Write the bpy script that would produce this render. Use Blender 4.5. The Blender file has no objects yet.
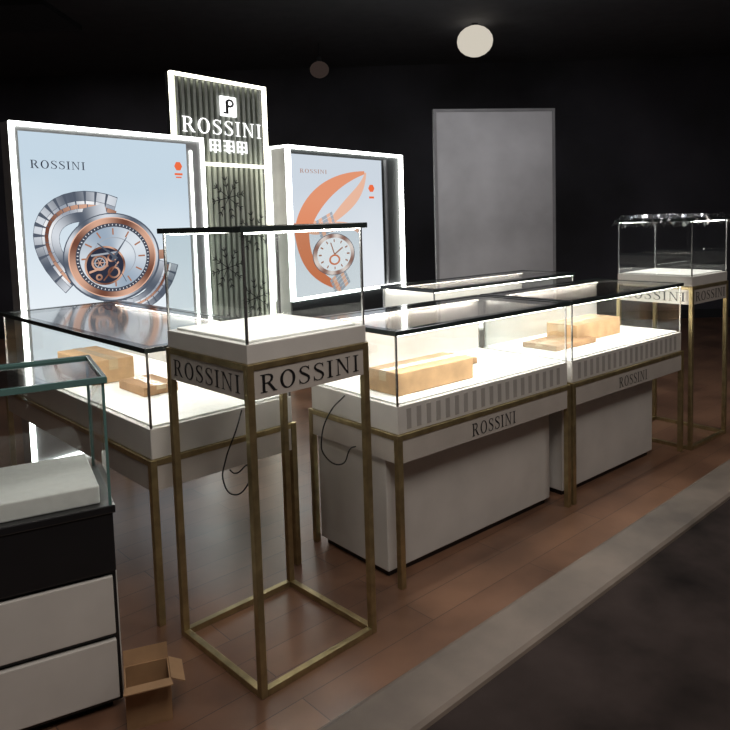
import bpy, math, random
from mathutils import Matrix, Vector
random.seed(4)
H=1.47
sc=bpy.context.scene
try: sc.view_settings.view_transform='Standard'
except Exception: pass

# ---------------- materials ----------------
def newmat(name):
    m=bpy.data.materials.new(name); m.use_nodes=True
    nt=m.node_tree; nt.nodes.clear()
    out=nt.nodes.new('ShaderNodeOutputMaterial')
    return m,nt,out
def pbr(name,col,rough=.5,metal=0.,noise=.08,scale=6.,spec=.5,bump=0.):
    m,nt,out=newmat(name)
    b=nt.nodes.new('ShaderNodeBsdfPrincipled')
    b.inputs['Roughness'].default_value=rough; b.inputs['Metallic'].default_value=metal
    b.inputs['Specular IOR Level'].default_value=spec
    tc=nt.nodes.new('ShaderNodeTexCoord'); n=nt.nodes.new('ShaderNodeTexNoise')
    n.inputs['Scale'].default_value=scale; n.inputs['Detail'].default_value=5
    nt.links.new(tc.outputs['Object'],n.inputs['Vector'])
    r=nt.nodes.new('ShaderNodeValToRGB')
    r.color_ramp.elements[0].position=.3; r.color_ramp.elements[1].position=.7
    r.color_ramp.elements[0].color=tuple(max(0,c*(1-noise*2)) for c in col)+(1,)
    r.color_ramp.elements[1].color=tuple(min(1,c*(1+noise)) for c in col)+(1,)
    nt.links.new(n.outputs['Fac'],r.inputs['Fac']); nt.links.new(r.outputs['Color'],b.inputs['Base Color'])
    if bump:
        bp=nt.nodes.new('ShaderNodeBump'); bp.inputs['Strength'].default_value=bump
        nt.links.new(n.outputs['Fac'],bp.inputs['Height']); nt.links.new(bp.outputs['Normal'],b.inputs['Normal'])
    nt.links.new(b.outputs[0],out.inputs[0]); return m
def emis(name,col,s=1.):
    m,nt,out=newmat(name); e=nt.nodes.new('ShaderNodeEmission')
    e.inputs[0].default_value=(*col,1); e.inputs[1].default_value=s
    nt.links.new(e.outputs[0],out.inputs[0]); return m
def emis_grad(name,c0,c1,z0,z1,s=1.):
    m,nt,out=newmat(name); e=nt.nodes.new('ShaderNodeEmission'); e.inputs[1].default_value=s
    tc=nt.nodes.new('ShaderNodeTexCoord'); sp=nt.nodes.new('ShaderNodeSeparateXYZ')
    mr=nt.nodes.new('ShaderNodeMapRange'); mr.inputs[1].default_value=z0; mr.inputs[2].default_value=z1
    n=nt.nodes.new('ShaderNodeTexNoise'); n.inputs['Scale'].default_value=1.5
    ad=nt.nodes.new('ShaderNodeMath'); ad.operation='MULTIPLY_ADD'; ad.inputs[1].default_value=.35
    r=nt.nodes.new('ShaderNodeValToRGB')
    r.color_ramp.elements[0].color=(*c0,1); r.color_ramp.elements[1].color=(*c1,1)
    r.color_ramp.elements[0].position=.15; r.color_ramp.elements[1].position=1
    nt.links.new(tc.outputs['Object'],sp.inputs[0]); nt.links.new(sp.outputs[2],mr.inputs[0])
    nt.links.new(tc.outputs['Object'],n.inputs['Vector'])
    nt.links.new(n.outputs['Fac'],ad.inputs[0]); nt.links.new(mr.outputs[0],ad.inputs[2])
    nt.links.new(ad.outputs[0],r.inputs[0]); nt.links.new(r.outputs[0],e.inputs[0])
    nt.links.new(e.outputs[0],out.inputs[0]); return m
def emis_metal(name,c0,c1,cx,cz,freq=3.,s=.95,ph=0.):
    """printed brushed metal: tone varies with the angle round (cx,cz)"""
    m,nt,out=newmat(name); e=nt.nodes.new('ShaderNodeEmission'); e.inputs[1].default_value=s
    tc=nt.nodes.new('ShaderNodeTexCoord'); sp=nt.nodes.new('ShaderNodeSeparateXYZ')
    nt.links.new(tc.outputs['Object'],sp.inputs[0])
    def mt(op,a,b=None):
        k=nt.nodes.new('ShaderNodeMath'); k.operation=op
        for i,q in enumerate((a,b)):
            if q is None: continue
            if isinstance(q,(int,float)): k.inputs[i].default_value=q
            else: nt.links.new(q,k.inputs[i])
        return k.outputs[0]
    ang=mt('ARCTAN2',mt('SUBTRACT',sp.outputs[2],cz),mt('SUBTRACT',sp.outputs[0],cx))
    w=mt('MULTIPLY_ADD',mt('SINE',mt('ADD',mt('MULTIPLY',ang,freq),ph)),.5); 
    w.node.inputs[2].default_value=.5
    r=nt.nodes.new('ShaderNodeValToRGB')
    r.color_ramp.elements[0].color=(*c0,1); r.color_ramp.elements[1].color=(*c1,1)
    nt.links.new(w,r.inputs[0]); nt.links.new(r.outputs[0],e.inputs[0]); nt.links.new(e.outputs[0],out.inputs[0]); return m
def glass(name,tint=(.93,.96,.96),rough=.02,refl=1.0,f0=.07):
    m,nt,out=newmat(name)
    t=nt.nodes.new('ShaderNodeBsdfTransparent'); t.inputs[0].default_value=(*tint,1)
    g=nt.nodes.new('ShaderNodeBsdfGlossy'); g.inputs['Roughness'].default_value=rough
    g.inputs[0].default_value=(refl,refl,refl,1)
    lw=nt.nodes.new('ShaderNodeLayerWeight'); lw.inputs[0].default_value=.5
    pw=nt.nodes.new('ShaderNodeMath'); pw.operation='POWER'; pw.inputs[1].default_value=5
    ma=nt.nodes.new('ShaderNodeMath'); ma.operation='MULTIPLY_ADD'; ma.inputs[1].default_value=1-f0; ma.inputs[2].default_value=f0
    nt.links.new(lw.outputs['Facing'],pw.inputs[0]); nt.links.new(pw.outputs[0],ma.inputs[0])
    mx=nt.nodes.new('ShaderNodeMixShader')
    nt.links.new(ma.outputs[0],mx.inputs[0]); nt.links.new(t.outputs[0],mx.inputs[1]); nt.links.new(g.outputs[0],mx.inputs[2])
    nt.links.new(mx.outputs[0],out.inputs[0]); return m

M={}
M['white']=pbr('white_lacquer',(.64,.62,.59),.3,noise=.04)
M['band']=pbr('grey_fascia',(.52,.48,.44),.4,noise=.05)
M['deck']=pbr('white_fabric_deck',(.88,.88,.85),.8,noise=.03,scale=40)
M['brass']=pbr('brushed_brass',(.42,.34,.18),.36,.8,noise=.15,scale=20)
M['steel']=pbr('edge_steel',(.6,.6,.6),.25,.9)
M['black']=pbr('black_lacquer',(.012,.012,.014),.3)
M['ink']=pbr('black_lettering',(.01,.01,.012),.5)
M['card']=pbr('cardboard',(.46,.29,.15),.8,noise=.12,scale=12,bump=.1)
M['card2']=pbr('cardboard_dark',(.34,.20,.10),.8,noise=.1,scale=12)
M['tape']=pbr('packing_tape',(.52,.40,.25),.25)
M['glass']=glass('clear_glass')
M['topglass']=glass('reflection_dark_top_glass',(.34,.33,.32),.08,.9,.20)  # dark tint stands in for the dark ceiling mirrored in the tops
M['edge']=pbr('dark_glass_edge',(.03,.04,.04),.15)
M['teal']=pbr('green_glass_edge',(.10,.20,.19),.15)
M['led']=emis('led_strip',(1,.96,.88),18)
M['ledw']=emis('led_frame',(.96,1,.94),7)
M['ledy']=emis('led_frame_warm',(1,.97,.80),4.5)
M['slat']=pbr('sage_slat',(.42,.45,.40),.5)
M['dark']=pbr('dark_panel',(.03,.033,.036),.5)
M['refl_stripe']=pbr('plinth_reflection',(.40,.38,.36),.6)  # tone of the reflections painted on the plinth
M['grey']=pbr('grey_panel',(.30,.30,.31),.5)
M['cable']=pbr('rubber_cable',(.008,.008,.008),.5)

# ---------------- geometry helpers ----------------
def empty(name,loc,ang):
    o=bpy.data.objects.new(name,None); o.empty_display_size=.1
    o.location=loc; o.rotation_euler=(0,0,math.radians(ang)); sc.collection.objects.link(o); return o
def mesh(name,parent,verts,faces,mat,bevel=0,smooth=False,solid=0):
    me=bpy.data.meshes.new(name); me.from_pydata(verts,[],faces); me.update()
    o=bpy.data.objects.new(name,me); sc.collection.objects.link(o)
    if mat: me.materials.append(mat)
    if parent: o.parent=parent
    if bevel:
        b=o.modifiers.new('bev','BEVEL'); b.width=bevel; b.segments=2; b.limit_method='ANGLE'
    if solid:
        s=o.modifiers.new('sol','SOLIDIFY'); s.thickness=solid
    if smooth:
        for p in me.polygons: p.use_smooth=True
    return o
def boxes(name,parent,L,mat,bevel=0):
    v=[];f=[]
    for (x0,x1,y0,y1,z0,z1) in L:
        n=len(v)
        v+=[(x0,y0,z0),(x1,y0,z0),(x1,y1,z0),(x0,y1,z0),(x0,y0,z1),(x1,y0,z1),(x1,y1,z1),(x0,y1,z1)]
        f+=[tuple(n+i for i in q) for q in [(0,3,2,1),(4,5,6,7),(0,1,5,4),(1,2,6,5),(2,3,7,6),(3,0,4,7)]]
    return mesh(name,parent,v,f,mat,bevel)
def flat(name,parent,polys,y,mat):
    v=[];f=[]
    for p in polys:
        n=len(v); v+=[(a,y,b) for a,b in p]; f.append(tuple(range(n,n+len(p))))
    return mesh(name,parent,v,f,mat)
def ell(cx,cz,a,b,n=48,rot=0,t0=0,t1=2*math.pi):
    P=[]
    for i in range(n):
        t=t0+(t1-t0)*i/n
        x=a*math.cos(t); z=b*math.sin(t)
        P.append((cx+x*math.cos(rot)-z*math.sin(rot),cz+x*math.sin(rot)+z*math.cos(rot)))
    return P
def ring(cx,cz,a,b,a2,b2,n=48,dx=0,dz=0):
    o=ell(cx,cz,a,b,n); i=ell(cx+dx,cz+dz,a2,b2,n)
    return [[o[k],o[(k+1)%n],i[(k+1)%n],i[k]] for k in range(n)]
def ribbon(pts,w,off=0):
    n=len(pts); L=[];R=[]
    for i,(x,z) in enumerate(pts):
        a=pts[max(0,i-1)]; b=pts[min(n-1,i+1)]
        dx,dz=b[0]-a[0],b[1]-a[1]; l=math.hypot(dx,dz) or 1
        ww=(w[i] if isinstance(w,(list,tuple)) else w)/2
        x-=dz/l*off; z+=dx/l*off
        L.append((x-dz/l*ww,z+dx/l*ww)); R.append((x+dz/l*ww,z-dx/l*ww))
    return [[R[i],R[i+1],L[i+1],L[i]] for i in range(n-1)]
def rect(x0,x1,z0,z1): return [(x0,z0),(x1,z0),(x1,z1),(x0,z1)]
def glyph(c):
    if c=='I': return [rect(.12,.26,0,1),rect(.02,.36,0,.05),rect(.02,.36,.95,1)],.40
    if c=='O':
        return ring(.42,.5,.40,.52,.25,.46,28),.86
    if c=='N':
        return [rect(.12,.18,0,1),rect(.70,.76,0,1),[(.10,1),(.70,0),(.76,0),(.76,.06),(.24,1)],rect(.02,.28,0,.045),rect(.02,.24,.955,1),rect(.60,.88,.955,1)],.92
    if c=='R':
        P=[rect(.12,.26,0,1),rect(.02,.36,0,.05),rect(.02,.3,.95,1)]
        bow=[(.26,.97),(.42,.97),(.54,.92),(.60,.84),(.61,.74),(.58,.64),(.50,.55),(.40,.51),(.26,.50)]
        P+=ribbon(bow,[.05,.06,.09,.12,.13,.12,.09,.06,.05])
        P+=[[(.36,.5),(.50,.52),(.80,.04),(.86,.05),(.86,0),(.66,0)]]
        return P,.88
    if c=='S':
        s=[(.58,.80),(.52,.92),(.40,.985),(.26,.97),(.15,.89),(.12,.78),(.18,.66),(.32,.56),(.46,.46),(.56,.36),(.58,.24),(.52,.10),(.38,.02),(.24,.02),(.12,.10),(.07,.22)]
        w=[.04,.05,.05,.06,.09,.12,.13,.14,.14,.13,.12,.09,.06,.05,.05,.04]
        P=ribbon(s,w)+[rect(.56,.60,.74,.99),rect(.05,.09,.02,.28)]
        return P,.68
    return [],.4
def text(name,parent,txt,cx,z0,h,width,y,mat,tr=None):
    tot=sum(glyph(c)[1] for c in txt)+.12*(len(txt)-1)
    k=width/tot; x=cx-width/2; P=[]
    for c in txt:
        g,a=glyph(c)
        for p in g: P.append([(x+u*k,z0+v*h) for u,v in p])
        x+=(a+.12)*k
    o=flat(name,parent,P,y,mat)
    if tr: o.matrix_local=tr@o.matrix_local
    return o
def area(name,parent,loc,sx,sy,power,col=(1,.96,.89),rot=(0,0,0)):
    l=bpy.data.lights.new(name,'AREA'); l.shape='RECTANGLE'; l.size=sx; l.size_y=sy; l.energy=power; l.color=col
    o=bpy.data.objects.new(name,l); o.location=loc; o.rotation_euler=rot; sc.collection.objects.link(o)
    if parent: o.parent=parent
    return o
def glasscase(p,x0,x1,y0,y1,z0,z1,post=.007,over=.006,power=2.,back=False,rim=.014):
    def pane(n,v): mesh(n,p,v,[(0,1,2,3)],M['glass'])
    pane('glass_front',[(x0,y0,z0),(x1,y0,z0),(x1,y0,z1),(x0,y0,z1)])
    pane('glass_side_a',[(x0,y1,z0),(x0,y0,z0),(x0,y0,z1),(x0,y1,z1)])
    pane('glass_side_b',[(x1,y0,z0),(x1,y1,z0),(x1,y1,z1),(x1,y0,z1)])
    if back: boxes('back_panel',p,[(x0+.01,x1-.01,y1-.012,y1,z0,z1)],M['white'])
    else: pane('glass_back',[(x1,y1,z0),(x0,y1,z0),(x0,y1,z1),(x1,y1,z1)])
    q=post
    boxes('corner_posts',p,[(x0,x0+q,y0,y0+q,z0,z1),(x1-q,x1,y0,y0+q,z0,z1),(x0,x0+q,y1-q,y1,z0,z1),(x1-q,x1,y1-q,y1,z0,z1)],M['steel'])
    o=over; w=.028; za,zb=z1,z1+rim
    boxes('top_rim',p,[(x0-o,x1+o,y0-o,y0+w,za,zb),(x0-o,x1+o,y1-w,y1+o,za,zb),(x0-o,x0+w,y0+w,y1-w,za,zb),(x1-w,x1+o,y0+w,y1-w,za,zb)],M['edge'],.002)
    mesh('top_glass',p,[(x0+w,y0+w,zb-.002),(x1-w,y0+w,zb-.002),(x1-w,y1-w,zb-.002),(x0+w,y1-w,zb-.002)],[(0,1,2,3)],M['topglass'])
    boxes('led_strips',p,[(x0+.02,x1-.02,y0+.012,y0+.020,za-.006,za-.001),(x0+.02,x1-.02,y1-.026,y1-.018,za-.006,za-.001)],M['led'])
    area('led_light',p,((x0+x1)/2,y0+.016,za-.008),(x1-x0)*.94,.012,power/2,rot=(math.radians(18),0,0))
    area('led_light_b',p,((x0+x1)/2,y1-.022,za-.008),(x1-x0)*.94,.012,power/2,rot=(math.radians(-18),0,0))

def pedestal(loc,ang,power=1.3,dz=0.):
    p=empty('pedestal_showcase',loc,ang); s=.5; q=.024
    zt=1.05+dz; zf=.94+dz
    legs=[(a,a+q,b,b+q,0,zt) for a in(0,s-q) for b in(0,s-q)]
    def rails(z0,z1): return [(q,s-q,0,q,z0,z1),(q,s-q,s-q,s,z0,z1),(0,q,q,s-q,z0,z1),(s-q,s,q,s-q,z0,z1)]
    boxes('brass_frame',p,legs+rails(0,.022)+rails(zt-.02,zt),M['brass'],.002)
    boxes('fascia',p,[(q,s-q,.004,.016,zf,zt-.02),(q,s-q,s-.016,s-.004,zf,zt-.02),(.004,.016,q,s-q,zf,zt-.02),(s-.016,s-.004,q,s-q,zf,zt-.02)],M['band'])
    boxes('underside',p,[(.016,s-.016,.016,s-.016,zf,zf+.015)],M['dark'])
    text('lettering_front',p,'ROSSINI',s/2,zf+.017,.056,.41,.0025,M['ink'])
    text('lettering_side',p,'ROSSINI',0,zf+.017,.056,.41,0,M['ink'],Matrix.Translation((.0025,s/2,0))@Matrix.Rotation(-math.pi/2,4,'Z'))
    boxes('plinth',p,[(.006,s-.006,.006,s-.006,zt,zt+.06)],M['white'],.003)
    boxes('deck_pad',p,[(.03,s-.03,.03,s-.03,zt+.06,zt+.068)],M['deck'],.002)
    glasscase(p,.008,s-.008,.008,s-.008,zt+.06,1.444+dz,power=power,over=.014,rim=.018)
    return p

def counter(loc,ang,L=1.17,D=.6,body=(0.02,1.13),power=4.,txt=True,boxesin=()):
    p=empty('glass_counter_showcase',loc,ang); q=.026
    legs=[(a,a+q,b,b+q,0,.625) for a in(0,L-q) for b in(0,D-q)]
    def rails(z0,z1): return [(q,L-q,0,q,z0,z1),(q,L-q,D-q,D,z0,z1),(0,q,q,D-q,z0,z1),(L-q,L,q,D-q,z0,z1)]
    boxes('brass_frame',p,legs+rails(.603,.625),M['brass'],.002)
    za=.51
    boxes('fascia',p,[(q,L-q,.004,.018,za,.603),(q,L-q,D-.018,D-.004,za,.603),(.004,.018,q,D-q,za,.603),(L-.018,L-.004,q,D-q,za,.603)],M['band'])
    boxes('underside',p,[(.018,L-.018,.018,D-.018,za,za+.015)],M['dark'])
    if txt: text('lettering',p,'ROSSINI',L/2,.525,.056,.30,.0025,M['ink'])
    if body:
        boxes('cabinet_body',p,[(body[0],body[1],.10,D-.04,.03,za)],M['white'],.004)
        boxes('cabinet_kick',p,[(body[0]+.02,body[1]-.02,.12,D-.06,0,.03)],M['black'])
    boxes('plinth',p,[(.012,L-.012,.012,D-.012,.625,.738)],M['white'],.003)
    if txt:
        boxes('reflection_stripes',p,[(.06+i*.056,.06+i*.056+.024,.0105,.013,.640,.722) for i in range(int((L-.1)/.056))],M['refl_stripe'])  # dark reflections on the plinth, laid on as thin grey stripes
    boxes('deck_pad',p,[(.03,L-.03,.03,D-.03,.738,.746)],M['deck'],.002)
    glasscase(p,.014,L-.014,.014,D-.014,.738,1.018,power=power,back=True,rim=.020,over=.012)
    for (x0,x1,y0,y1,h,m) in boxesin:
        carton('packing_box',p,x0,x1,y0,y1,.747,h,m)
    return p
def carton(name,parent,x0,x1,y0,y1,z,h,m='card'):
    boxes(name,parent,[(x0,x1,y0,y1,z,z+h)],M[m],.004)
    yc=(y0+y1)/2
    boxes(name+'_flap_seam',parent,[(x0+.002,x1-.002,yc-.0015,yc+.0015,z+h-.001,z+h+.0015)],M['card2'])
    boxes(name+'_tape',parent,[(x0-.001,x1+.001,yc-.022,yc+.022,z+h-.0005,z+h+.001),
        (x0-.001,x0+.0005,yc-.022,yc+.022,z+h*.55,z+h),(x1-.0005,x1+.001,yc-.022,yc+.022,z+h*.55,z+h)],M['tape'])

# ---------------- room ----------------
def floor_mat():
    m,nt,out=newmat('wood_floor'); b=nt.nodes.new('ShaderNodeBsdfPrincipled')
    tc=nt.nodes.new('ShaderNodeTexCoord'); mp=nt.nodes.new('ShaderNodeMapping'); mp.inputs['Rotation'].default_value=(0,0,math.radians(-42))
    br=nt.nodes.new('ShaderNodeTexBrick'); br.inputs['Scale'].default_value=1.0
    br.inputs['Brick Width'].default_value=1.2; br.inputs['Row Height'].default_value=.14; br.inputs['Mortar Size'].default_value=.0015
    br.inputs['Color1'].default_value=(.27,.145,.088,1); br.inputs['Color2'].default_value=(.215,.112,.070,1); br.inputs['Mortar'].default_value=(.07,.045,.035,1)
    n=nt.nodes.new('ShaderNodeTexNoise'); n.inputs['Scale'].default_value=2.2; n.inputs['Detail'].default_value=8
    mx=nt.nodes.new('ShaderNodeMixRGB'); mx.blend_type='MULTIPLY'; mx.inputs[0].default_value=.75
    r=nt.nodes.new('ShaderNodeValToRGB'); r.color_ramp.elements[0].position=.35; r.color_ramp.elements[0].color=(.35,.35,.38,1); r.color_ramp.elements[1].position=.65
    nt.links.new(tc.outputs['Object'],mp.inputs[0]); nt.links.new(mp.outputs[0],br.inputs[0]); nt.links.new(tc.outputs['Object'],n.inputs['Vector'])
    nt.links.new(n.outputs['Fac'],r.inputs[0]); nt.links.new(br.outputs[0],mx.inputs[1]); nt.links.new(r.outputs[0],mx.inputs[2])
    nt.links.new(mx.outputs[0],b.inputs['Base Color'])
    mr=nt.nodes.new('ShaderNodeMapRange'); mr.inputs[3].default_value=.22; mr.inputs[4].default_value=.42
    nt.links.new(n.outputs['Fac'],mr.inputs[0]); nt.links.new(mr.outputs[0],b.inputs['Roughness'])
    nt.links.new(b.outputs[0],out.inputs[0]); return m
X0,X1,Y0,Y1,ZC=-5.5,6.,-2.2,9.5,3.5
boxes('floor',None,[(X0,X1,Y0,Y1,-.1,0)],floor_mat())
wm=pbr('dark_wall_paint',(.075,.075,.095),.7,noise=.3,scale=.6)
wl=pbr('dark_wall_paint_side',(.09,.08,.08),.7,noise=.3,scale=.6)
boxes('wall_back',None,[(X0,X1,Y1,Y1+.1,0,ZC)],wm)
boxes('wall_left',None,[(X0-.1,X0,Y0,Y1,0,ZC)],wl)
boxes('wall_right',None,[(X1,X1+.1,Y0,Y1,0,ZC)],wm)
boxes('wall_front',None,[(X0,X1,Y0-.1,Y0,0,ZC)],wl)
boxes('ceiling',None,[(X0-.1,X1+.1,Y0-.1,Y1+.1,ZC,ZC+.1)],pbr('dark_ceiling',(.06,.06,.07),.8))
boxes('baseboard_back',None,[(X0,X1,Y1-.02,Y1,0,.12)],M['dark'])

def partition(x,y,ang,w,h,mat,fm):
    p=empty('partition_board',(x,y,0),ang)
    boxes('panel',p,[(0,w,0,.04,.06,h)],mat,.004)
    boxes('frame',p,[(-.03,0,-.005,.045,0,h+.03),(w,w+.03,-.005,.045,0,h+.03),(0,w,-.005,.045,h,h+.03),(0,w,-.005,.045,.03,.06)],fm)
    boxes('feet',p,[(.1,.16,-.2,.24,0,.03),(w-.16,w-.1,-.2,.24,0,.03)],M['dark'])
partition(.78,7.3,8,1.25,2.55,pbr('pale_board',(.62,.62,.64),.8,noise=.15,scale=1.2),M['grey'])

# ---------------- backdrop ----------------
BO=(-2.073,4.204,0); BA=51.7
p=empty('poster_lightbox',BO,BA)
W1=1.44; h1=2.12
boxes('housing',p,[(0,W1,.02,.12,0,h1)],M['grey'],.003)
boxes('dark_reveal',p,[(.02,W1-.02,.012,.02,.02,h1-.02)],M['grey'])
boxes('led_frame',p,[(0,.026,0,.02,0,h1),(W1-.026,W1,0,.02,0,h1),(.026,W1-.026,0,.02,h1-.026,h1),(.026,W1-.026,0,.02,0,.026)],M['ledw'])
boxes('led_frame_inner',p,[(W1-.13,W1-.115,.0,.012,.3,h1-.10)],M['ledw'])
px0,px1,pz0,pz1=.05,W1-.16,.42,h1-.055
flat('poster_print',p,[rect(px0,px1,pz0,pz1)],.009,emis_grad('poster_blue_print',(.92,.96,.99),(.56,.68,.78),.5,2.1,1.0))
cx,cz=.64,1.27
e_silv=emis('print_silver',(.42,.46,.52),.9); e_silv2=emis('print_silver_dark',(.10,.12,.16),.9)
e_steel=emis_metal('print_steel',(.10,.12,.16),(.70,.74,.80),cx-.1,cz,5.,.95,1.)
e_steel2=emis_metal('print_steel_mid',(.35,.39,.46),(.95,.96,.98),cx-.1,cz,7.,.95,2.)
e_roseg=emis_metal('print_rose_metal',(.18,.07,.045),(.72,.42,.30),cx,cz,4.,.95)
e_rose=emis('print_rose',(.45,.20,.12),.9); e_ink=emis('print_ink',(.03,.035,.06),.9)
e_dial=emis_metal('print_dial',(.36,.45,.56),(.80,.86,.92),cx,cz,2.,.9,.6)
e_dk=emis('print_navy',(.07,.08,.11),.9); e_red=emis('print_red',(.85,.16,.06),1.); e_wht=emis('print_white',(.9,.92,.95),1.)
e_or=emis_grad('print_orange',(.72,.20,.08),(.80,.32,.18),.8,1.9,.95); e_or2=emis('print_orange_pale',(.85,.50,.36),.95)
def bracelet(pts,w0,w1,tag,y):
    n=len(pts); ws=[w0+(w1-w0)*i/(n-1) for i in range(n)]
    flat('print_bracelet_shadow_'+tag,p,ribbon(pts,[w*1.06 for w in ws]),y,e_silv2)
    a=[];b=[];c=[]
    for i in range(n-1):
        A,B=pts[i],pts[i+1]; w=ws[i]
        lerp=lambda t:(A[0]+(B[0]-A[0])*t,A[1]+(B[1]-A[1])*t)
        seg=[lerp(.04),lerp(.94)]
        a+=ribbon(seg,w*.30,w*.35)+ribbon(seg,w*.30,-w*.35); b+=ribbon(seg,w*.11,w*.13)+ribbon(seg,w*.11,-w*.13)
        seg=[lerp(-.2),lerp(.72)]
        c+=ribbon(seg,w*.14,0)
    flat('print_bracelet_links_'+tag,p,a,y-.0003,e_steel); flat('print_bracelet_polish_'+tag,p,b,y-.0005,e_steel2); flat('print_bracelet_mid_'+tag,p,c,y-.0007,e_roseg)
def bez(p0,p1,p2,p3,n=24):
    o=[]
    for i in range(n+1):
        t=i/n;s=1-t
        o.append(tuple(s**3*p0[k]+3*s*s*t*p1[k]+3*s*t*t*p2[k]+t**3*p3[k] for k in (0,1)))
    return o
# bracelet: folds behind the case from top-left down the left side, and leaves at lower right
up=bez((cx+.02,cz+.30),(cx-.34,cz+.44),(cx-.66,cz+.22),(cx-.30,cz-.16),15)
bracelet(up,.20,.14,'top',.0085)
lo=bez((cx-.10,cz-.30),(cx+.14,cz-.40),(cx+.38,cz-.30),(cx+.43,cz-.06),12)
bracelet(lo,.06,.17,'low',.0085)
flat('print_case',p,[ell(cx,cz,.362,.298)],.0072,e_silv2)
flat('print_case_b',p,[ell(cx-.003,cz+.003,.350,.288)],.0068,e_steel)
flat('print_bezel',p,ring(cx,cz,.325,.268,.275,.228),.0064,e_roseg)
flat('print_bezel_hi',p,ring(cx,cz,.327,.270,.319,.264),.0061,e_or2)
flat('print_inner',p,[ell(cx,cz,.277,.230)],.0058,e_dk)
tk=[]
for i in range(60):
    t=i*math.pi/30; tk+=ribbon([(cx+.258*math.cos(t),cz+.214*math.sin(t)),(cx+.270*math.cos(t),cz+.224*math.sin(t))],.005)
flat('print_minute_ticks',p,tk,.0056,e_wht)
flat('print_dial',p,[ell(cx,cz,.250,.206)],.0054,e_dial)
flat('print_dial_ring',p,ring(cx,cz,.165,.136,.158,.130),.0052,e_silv)
mk=[]
for i in range(12):
    t=i*math.pi/6; mk+=ribbon([(cx+.185*math.cos(t),cz+.152*math.sin(t)),(cx+.238*math.cos(t),cz+.196*math.sin(t))],.011)
flat('print_markers',p,mk,.005,e_rose)
hx,hz=cx-.07,cz-.05
flat('print_open_heart',p,[ell(hx,hz,.145,.125)],.0048,e_ink)
flat('print_open_ring',p,ring(hx,hz,.15,.13,.136,.118),.0044,e_roseg)
gears=ring(hx-.04,hz+.02,.06,.052,.046,.040)+ring(hx+.06,hz-.05,.046,.040,.032,.028)+ring(hx+.05,hz+.05,.035,.03,.022,.019,20)+ring(hx-.05,hz-.075,.025,.022,.012,.01,20)
for i in range(6):
    t=i*1.047; gears+=ribbon([(hx-.04,hz+.02),(hx-.04+.05*math.cos(t),hz+.02+.045*math.sin(t))],.006)
gears+=ribbon([(hx-.12,hz-.04),(hx+.02,hz+.0)],.014)+ribbon([(hx-.02,hz-.10),(hx+.10,hz+.02)],.010)
flat('print_gears',p,gears,.0040,e_roseg)
flat('print_gear_steel',p,ring(hx-.04,hz+.02,.040,.035,.030,.026,24)+ribbon([(hx-.10,hz+.07),(hx+.09,hz+.085)],.012),.0039,e_silv)
flat('print_hands',p,ribbon([(cx-.02,cz-.02),(cx+.10,cz+.13)],[.018,.005])+ribbon([(cx+.02,cz-.01),(cx-.12,cz+.10)],[.020,.006])+ribbon([(cx-.04,cz+.05),(cx+.08,cz-.17)],.005)+[ell(cx,cz,.016,.013,16)],.0038,e_silv2)
flat('print_crown',p,[rect(cx+.355,cx+.405,cz-.033,cz+.033)],.007,e_roseg)
flat('print_lugs',p,[[(cx-.26,cz+.18),(cx-.20,cz+.33),(cx-.05,cz+.36),(cx-.03,cz+.27)],[(cx+.16,cz-.25),(cx+.30,cz-.22),(cx+.36,cz-.12),(cx+.30,cz-.13)]],.0074,e_steel)
text('print_title',p,'ROSSINI',.29,1.845,.050,.36,.006,e_ink)
flat('print_logo',p,[ell(1.20,1.90,.035,.035,6)],.006,e_red); flat('print_logo_text',p,[rect(1.165,1.235,1.835,1.85),rect(1.175,1.225,1.815,1.825)],.006,e_red)

# slatted logo panel
p=empty('slatted_logo_panel',BO,BA)
a,b=1.29,2.26; zt=2.62; yb=.16
boxes('back_board',p,[(a,b,yb+.03,yb+.07,0,zt)],M['dark'])
boxes('slats',p,[(a+.035+i*.0555,a+.035+i*.0555+.028,yb,yb+.03,.02,zt-.03) for i in range(16)],M['slat'],.002)
boxes('led_frame',p,[(a,a+.020,yb-.005,yb+.03,0,zt),(b-.020,b,yb-.005,yb+.03,0,zt),(a+.020,b-.020,yb-.005,yb+.03,zt-.020,zt)],M['ledy'])
e_l=emis('backlit_letters',(1,1,1),2.)
text('backlit_lettering',p,'ROSSINI',(a+b)/2-.005,2.18,.115,.82,yb-.012,e_l)
lx=(a+b)/2+.05
boxes('logo_tile',p,[(lx-.085,lx+.085,yb-.02,yb-.004,2.33,2.49)],e_l,.01)
flat('logo_mark',p,ribbon([(lx-.02,2.35),(lx-.02,2.45)],.03)+ring(lx+.01,2.435,.045,.034,.022,.016,20)+[rect(lx-.06,lx-.02,2.35,2.365)],yb-.0215,M['ink'])
ch=[]
for k in range(3):
    x=lx-.20+k*.14
    for z in (2.055,2.09,2.13): ch.append(rect(x,x+.105,z,z+.009))
    ch+= [rect(x+k%2*.03,x+.010+k%2*.03,2.045,2.14),rect(x+.095,x+.105,2.045,2.14),rect(x+.047,x+.057,2.035,2.14)]
boxes('backlit_characters',p,[(q[0][0],q[1][0],yb-.014,yb-.006,q[0][1],q[2][1]) for q in ch],e_l)

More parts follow.
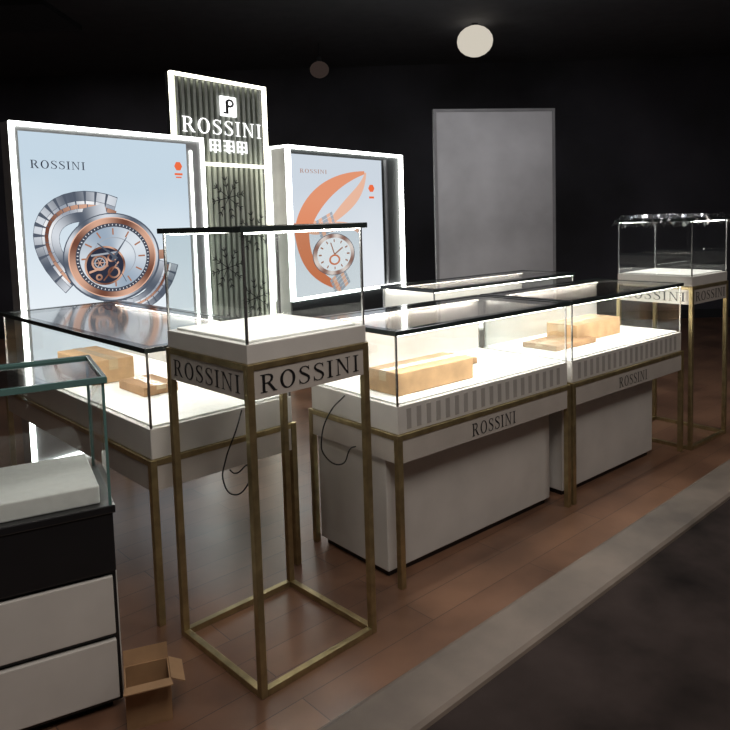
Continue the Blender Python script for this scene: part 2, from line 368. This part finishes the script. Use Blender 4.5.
# framed laurel screen in front of the slats
p=empty('laurel_screen',BO,BA)
a,b,zt=1.47,2.20,1.95; y=.08
boxes('frame',p,[(a,a+.024,y,y+.03,0,zt),(b-.024,b,y,y+.03,0,zt),(a+.024,b-.024,y,y+.03,zt-.024,zt),(a+.024,b-.024,y,y+.03,0,.022)],M['ledy'])
def leaf(cx,cz,ang,l,w):
    pts=[(0,0),(l*.4,w/2),(l,0),(l*.4,-w/2)]
    return [(cx+u*math.cos(ang)-v*math.sin(ang),cz+u*math.sin(ang)+v*math.cos(ang)) for u,v in pts]
P=[]
for (qx,qz,r) in [(1.74,1.68,.17),(2.0,1.40,.17),(1.70,1.12,.17),(2.0,.85,.16),(1.7,.6,.15)]:
    for s in range(8):
        t=s*math.pi/4+.2; e=(qx+r*math.cos(t),qz+r*math.sin(t)); P+=ribbon([(qx,qz),e],.007)
        for d in (.5,.8):
            c=(qx+r*d*math.cos(t),qz+r*d*math.sin(t))
            P.append(leaf(c[0],c[1],t+.7,.045,.014)); P.append(leaf(c[0],c[1],t-.7,.045,.014))
P=[[(min(max(u,a+.02),b-.02),v) for u,v in q] for q in P]
flat('laurel_leaves',p,P,y+.015,M['ink'])

# second lightbox
p=empty('poster_lightbox',BO,BA)
a,b,h2=2.34,4.04,2.13; d=.24; zb=.78
boxes('housing',p,[(a,b,.04,d,0,h2)],M['grey'],.003)
boxes('base_panel',p,[(a,b,.02,.04,0,zb)],M['dark'],.003)
boxes('dark_reveal',p,[(a+.02,b-.02,.03,.04,zb,h2-.02)],M['dark'])
boxes('led_frame',p,[(a,a+.030,0,.04,zb,h2),(b-.040,b,0,.04,zb,h2),(a+.030,b-.040,0,.04,h2-.028,h2),(a+.030,b-.040,0,.04,zb,zb+.025)],M['ledw'])
boxes('led_frame_back',p,[(a-.006,a,d-.03,d-.005,zb,h2),(a-.006,a,.04,d-.03,h2-.02,h2)],M['ledw'])
x0,x1=a+.06,3.70
flat('poster_print',p,[rect(x0,x1,zb+.03,h2-.07)],.028,emis_grad('poster_blue_print_b',(.92,.94,.97),(.64,.71,.79),.5,2.1,.95))
boxes('side_return',p,[(3.74,3.76,.0,.03,zb+.03,h2-.06)],M['grey'])
c=bez((3.42,1.93),(2.95,1.86),(2.62,1.66),(2.52,1.42)); n=len(c)
flat('print_ribbon',p,ribbon(c,[.03+.17*math.sin(math.pi*i/n*.6) for i in range(n)]),.027,e_or)
c=bez((2.55,1.50),(2.60,1.30),(3.1,1.52),(3.30,1.36),24)
flat('print_ribbon_b',p,ribbon(c,[.16-.13*i/n for i in range(n)]),.0272,e_or2)
c=bez((3.44,1.93),(3.36,1.70),(3.12,1.62),(2.84,1.42))
flat('print_ribbon_d',p,ribbon(c,[.02+.10*math.sin(math.pi*i/n) for i in range(n)]),.0271,e_or2)
c=bez((2.50,1.46),(2.50,1.15),(2.60,.98),(3.02,.84))
flat('print_ribbon_c',p,ribbon(c,[.20-.15*i/n for i in range(n)]),.0268,e_or)
cx,cz=2.93,1.16
br=[];br2=[]
for (sx,sz,ex,ez) in [(cx-.07,cz+.2,cx-.13,cz+.36),(cx+.03,cz-.18,cx+.12,cz-.34)]:
    K=5
    for k in range(K):
        t0=k/K;t1=(k+.85)/K
        A=(sx+(ex-sx)*t0,sz+(ez-sz)*t0);B=(sx+(ex-sx)*t1,sz+(ez-sz)*t1)
        br+=ribbon([A,B],.24); br2+=ribbon([A,B],.05,.06)+ribbon([A,B],.05,-.06)
flat('print_bracelet',p,br,.0262,e_silv); flat('print_bracelet_mid',p,br2,.0258,e_or2)
flat('print_case',p,[ell(cx,cz,.300,.195)],.0255,e_silv2)
flat('print_bezel',p,ring(cx,cz,.292,.19,.24,.155),.025,emis_metal('print_rose_b',(.35,.18,.14),(.95,.80,.74),cx,cz,6.))
flat('print_dial',p,[ell(cx,cz,.24,.155)],.0245,e_wht)
mk=[]
for i in range(12):
    t=i*math.pi/6; mk+=ribbon([(cx+.18*math.cos(t),cz+.115*math.sin(t)),(cx+.22*math.cos(t),cz+.14*math.sin(t))],.014)
flat('print_markers',p,mk+ribbon([(cx,cz),(cx+.12,cz+.06)],.014)+ribbon([(cx,cz),(cx-.05,cz+.11)],.014),.024,e_rose)
flat('print_subdial',p,ring(cx,cz-.05,.08,.05,.055,.034,24),.0238,e_or)
flat('print_logo',p,[ell(3.52,1.78,.05,.04,6),rect(3.48,3.56,1.68,1.70)],.024,e_red)
text('print_title',p,'ROSSINI',2.68,1.90,.035,.36,.024,e_rose)

# ---------------- showcases ----------------
pedestal((-.357,2.046,0),43.5,2.8)
P0=Vector((.110,2.664)); A=40
e1=Vector((math.cos(math.radians(A)),math.sin(math.radians(A)))); e2=Vector((-e1.y,e1.x))
counter((P0.x,P0.y,0),A,1.17,.6,(.02,1.13),10.,True,[(.10,.56,.10,.29,.095,'card'),(.50,.82,.30,.48,.03,'card2')])
q=P0+1.19*e1
counter((q.x,q.y,0),A,1.17,.6,(.05,.98),11.,True,[(.40,.86,.24,.44,.10,'card'),(.12,.5,.18,.40,.03,'card2')])
q=P0+2.40*e1-.03*e2
pd=pedestal((q.x,q.y,0),A,2.0,-.04)
q=P0+1.22*e1+.98*e2
counter((q.x,q.y,0),A,1.5,.5,(.05,1.4),5.,False)
L=1.7
c43=math.radians(43); f2=Vector((-math.sin(c43),math.cos(c43)))
o=Vector((-.792,2.458))+L*f2
counter((o.x,o.y,0),43-90,L,.66,None,8.,False,[(.42,.86,.14,.34,.11,'card'),(1.0,1.25,.20,.36,.04,'card2')])

N=26; v=[];f=[]
for i in range(N+1):
    for j in range(N+1):
        x=-.012+.524*i/N; y_=-.012+.524*j/N
        z=1.424+random.random()*.028
        if i in(0,N) or j in(0,N):
            z=1.36+random.random()*.055
            x+= -.010 if i==0 else (.010 if i==N else 0); y_+= -.010 if j==0 else(.010 if j==N else 0)
        v.append((x,y_,z))
for i in range(N):
    for j in range(N):
        k=i*(N+1)+j; f.append((k,k+N+1,k+N+2,k+1))
mesh('plastic_wrap',pd,v,f,glass('plastic_film',(.75,.77,.8),.15,1.,.3))

# near showcase with drawers
p=empty('drawer_display_case',(-.775,2.03,0),28)
W=1.3;D=.40
boxes('carcass',p,[(-W,0,.02,D,.02,.62)],M['black'],.004)
boxes('lip',p,[(-W-.01,.008,-.005,D+.01,.62,.645)],M['black'],.004)
boxes('black_fascia',p,[(-W,0,0,.02,.44,.62)],M['black'],.003)
boxes('drawer_fronts',p,[(-W/2+.005,-.012,0,.02,.245,.425),(-W+.012,-W/2-.005,0,.02,.245,.425),(-W/2+.005,-.012,0,.02,.04,.225),(-W+.012,-W/2-.005,0,.02,.04,.225)],M['white'],.003)
boxes('side_panel',p,[(-.002,.004,.03,D-.02,.04,.425)],M['white'])
boxes('plinth_base',p,[(-W+.03,-.03,.04,D-.02,0,.02)],M['black'])
boxes('white_deck',p,[(-W+.03,-.03,.03,D-.02,.645,.70)],M['deck'],.004)
def pane(n,v): mesh(n,p,v,[(0,1,2,3)],M['glass'])
z0,z1=.645,1.015
pane('glass_front',[(-W,.004,z0),(-.004,.004,z0),(-.004,.004,z1),(-W,.004,z1)])
pane('glass_side',[(-.004,.004,z0),(-.004,D,z0),(-.004,D,z1),(-.004,.004,z1)])
pane('glass_back',[(-W,D,z0),(-.004,D,z0),(-.004,D,z1),(-W,D,z1)])
boxes('glass_edges',p,[(-.010,-.002,0,.006,z0,z1),(-.010,-.002,D-.006,D,z0,z1),(-W,-W+.006,0,.006,z0,z1)],M['teal'])
boxes('top_rim',p,[(-W-.01,.006,-.008,.006,z1,z1+.02),(-W-.01,.006,D-.006,D+.008,z1,z1+.02),(-.008,.006,.006,D-.006,z1,z1+.02)],M['teal'],.002)
mesh('top_glass',p,[(-W,.006,z1+.01),(-.008,.006,z1+.01),(-.008,D-.006,z1+.01),(-W,D-.006,z1+.01)],[(0,1,2,3)],M['topglass'])

# cardboard box on the floor
p=empty('cardboard_box',(-.735,1.93,0),20)
t=.004;w=.13;d=.11;h=.13
boxes('sides',p,[(0,w,0,t,.004,h),(0,w,d-t,d,.004,h),(0,t,t,d-t,.004,h),(w-t,w,t,d-t,.004,h),(0,w,0,d,.0,.005)],M['card2'])
mesh('flap_1',p,[(0,0,h),(w,0,h),(w+.004,-.05,h+.01),(-.004,-.05,h+.01)],[(0,1,2,3)],M['card2'],solid=.003)
mesh('flap_2',p,[(w,0,h),(w,d,h),(w+.04,d,h-.02),(w+.04,0,h-.02)],[(0,1,2,3)],M['card2'],solid=.003)
mesh('flap_3',p,[(0,d,h),(w,d,h),(w,d+.02,h+.04),(0,d+.02,h+.04)],[(0,1,2,3)],M['card2'],solid=.003)

def cable(pts):
    cu=bpy.data.curves.new('power_cable','CURVE'); cu.dimensions='3D'; cu.bevel_depth=.003; cu.resolution_u=8
    s=cu.splines.new('BEZIER'); s.bezier_points.add(len(pts)-1)
    for b_,c_ in zip(s.bezier_points,pts):
        b_.co=c_; b_.handle_left_type='AUTO'; b_.handle_right_type='AUTO'
    cu.materials.append(M['cable'])
    ob=bpy.data.objects.new('power_cable',cu); sc.collection.objects.link(ob)
cable([(-.50,2.70,.74),(-.515,2.66,.68),(-.56,2.64,.56),(-.57,2.63,.48),(-.53,2.62,.43),(-.48,2.63,.46),(-.47,2.66,.53),(-.53,2.66,.50),(-.55,2.66,.515)])
cable([(-.10,2.90,.735),(-.16,2.86,.68),(-.20,2.84,.57),(-.19,2.84,.50),(-.12,2.84,.46),(-.08,2.86,.52),(-.06,2.85,.53)])

# low display platform in the foreground across the aisle
p=empty('low_display_platform',(.02,1.93,0),42.6)
boxes('platform_body',p,[(-2.2,4.4,-1.3,-.015,0,.10)],pbr('platform_dark',(.05,.04,.04),.6,noise=.3,scale=2))
boxes('platform_trim',p,[(-2.2,4.4,-.20,0,.085,.125)],pbr('beige_stone_trim',(.17,.135,.11),.6,noise=.25,scale=3),.03)
boxes('platform_top',p,[(-2.2,4.4,-1.3,-.20,.10,.112)],pbr('dark_carpet',(.035,.026,.024),.9,noise=.4,scale=3,spec=.1))

def pendant(x,y,z,r,col,s):
    p=empty('pendant_lamp',(x,y,0),0)
    v=[];f=[];n=24;rings=10
    for i in range(rings+1):
        th=math.pi*i/rings
        for j in range(n):
            a_=2*math.pi*j/n; v.append((r*math.sin(th)*math.cos(a_),r*math.sin(th)*math.sin(a_),z+r*.85*math.cos(th)))
    for i in range(rings):
        for j in range(n): f.append((i*n+j,(i+1)*n+j,(i+1)*n+(j+1)%n,i*n+(j+1)%n))
    mesh('glass_globe',p,v,f,emis('globe_glow',col,s),smooth=True)
    boxes('cap',p,[(-.03,.03,-.03,.03,z+r*.8,z+r+.03)],M['dark'],.004)
    if z+r<ZC-.01: boxes('cord',p,[(-.004,.004,-.004,.004,z+r,ZC)],M['dark'])
pendant(1.24,7.6,3.32,.19,(.62,.57,.48),1.)
pendant(-.45,8.2,3.20,.11,(.05,.035,.03),.6)

# ---------------- added fill lights, world ----------------
def fill_panel(x,y,sx,sy,power,col):  # unseen ceiling panel, housing included, added for ambient fill
    p=empty('ceiling_fill_panel',(x,y,0),0)
    boxes('housing',p,[(-sx/2-.03,sx/2+.03,-sy/2-.03,sy/2+.03,ZC-.05,ZC)],M['dark'])
    area('fill_light',p,(0,0,ZC-.055),sx,sy,power,col)
fill_panel(.2,.4,1.4,1.4,56,(1,.91,.83))
fill_panel(3.2,2.2,.8,.8,26,(1,.91,.83))
fill_panel(-3.2,6.8,.8,.8,18,(1,.93,.9))
fill_panel(1.2,5.6,.8,.8,22,(.97,.96,1))  # added to brighten the back wall
w=bpy.data.worlds.new('world'); sc.world=w; w.use_nodes=True
w.node_tree.nodes['Background'].inputs[0].default_value=(.02,.022,.03,1); w.node_tree.nodes['Background'].inputs[1].default_value=.5

# ---------------- camera ----------------
cam=bpy.data.cameras.new('camera'); co=bpy.data.objects.new('camera',cam); sc.collection.objects.link(co)
cam.sensor_width=36; cam.lens=700/730*36; cam.shift_y=-85/730; cam.clip_start=.05
th=math.radians(4.9); r=.03
R0=Vector((1,0,0)); U0=Vector((0,math.sin(th),math.cos(th))); Bk=Vector((0,-math.cos(th),math.sin(th)))
R=R0*math.cos(r)-U0*math.sin(r); U=U0*math.cos(r)+R0*math.sin(r)
m=Matrix((R,U,Bk)).transposed().to_4x4(); m.translation=Vector((0,0,H)); co.matrix_world=m
sc.camera=co
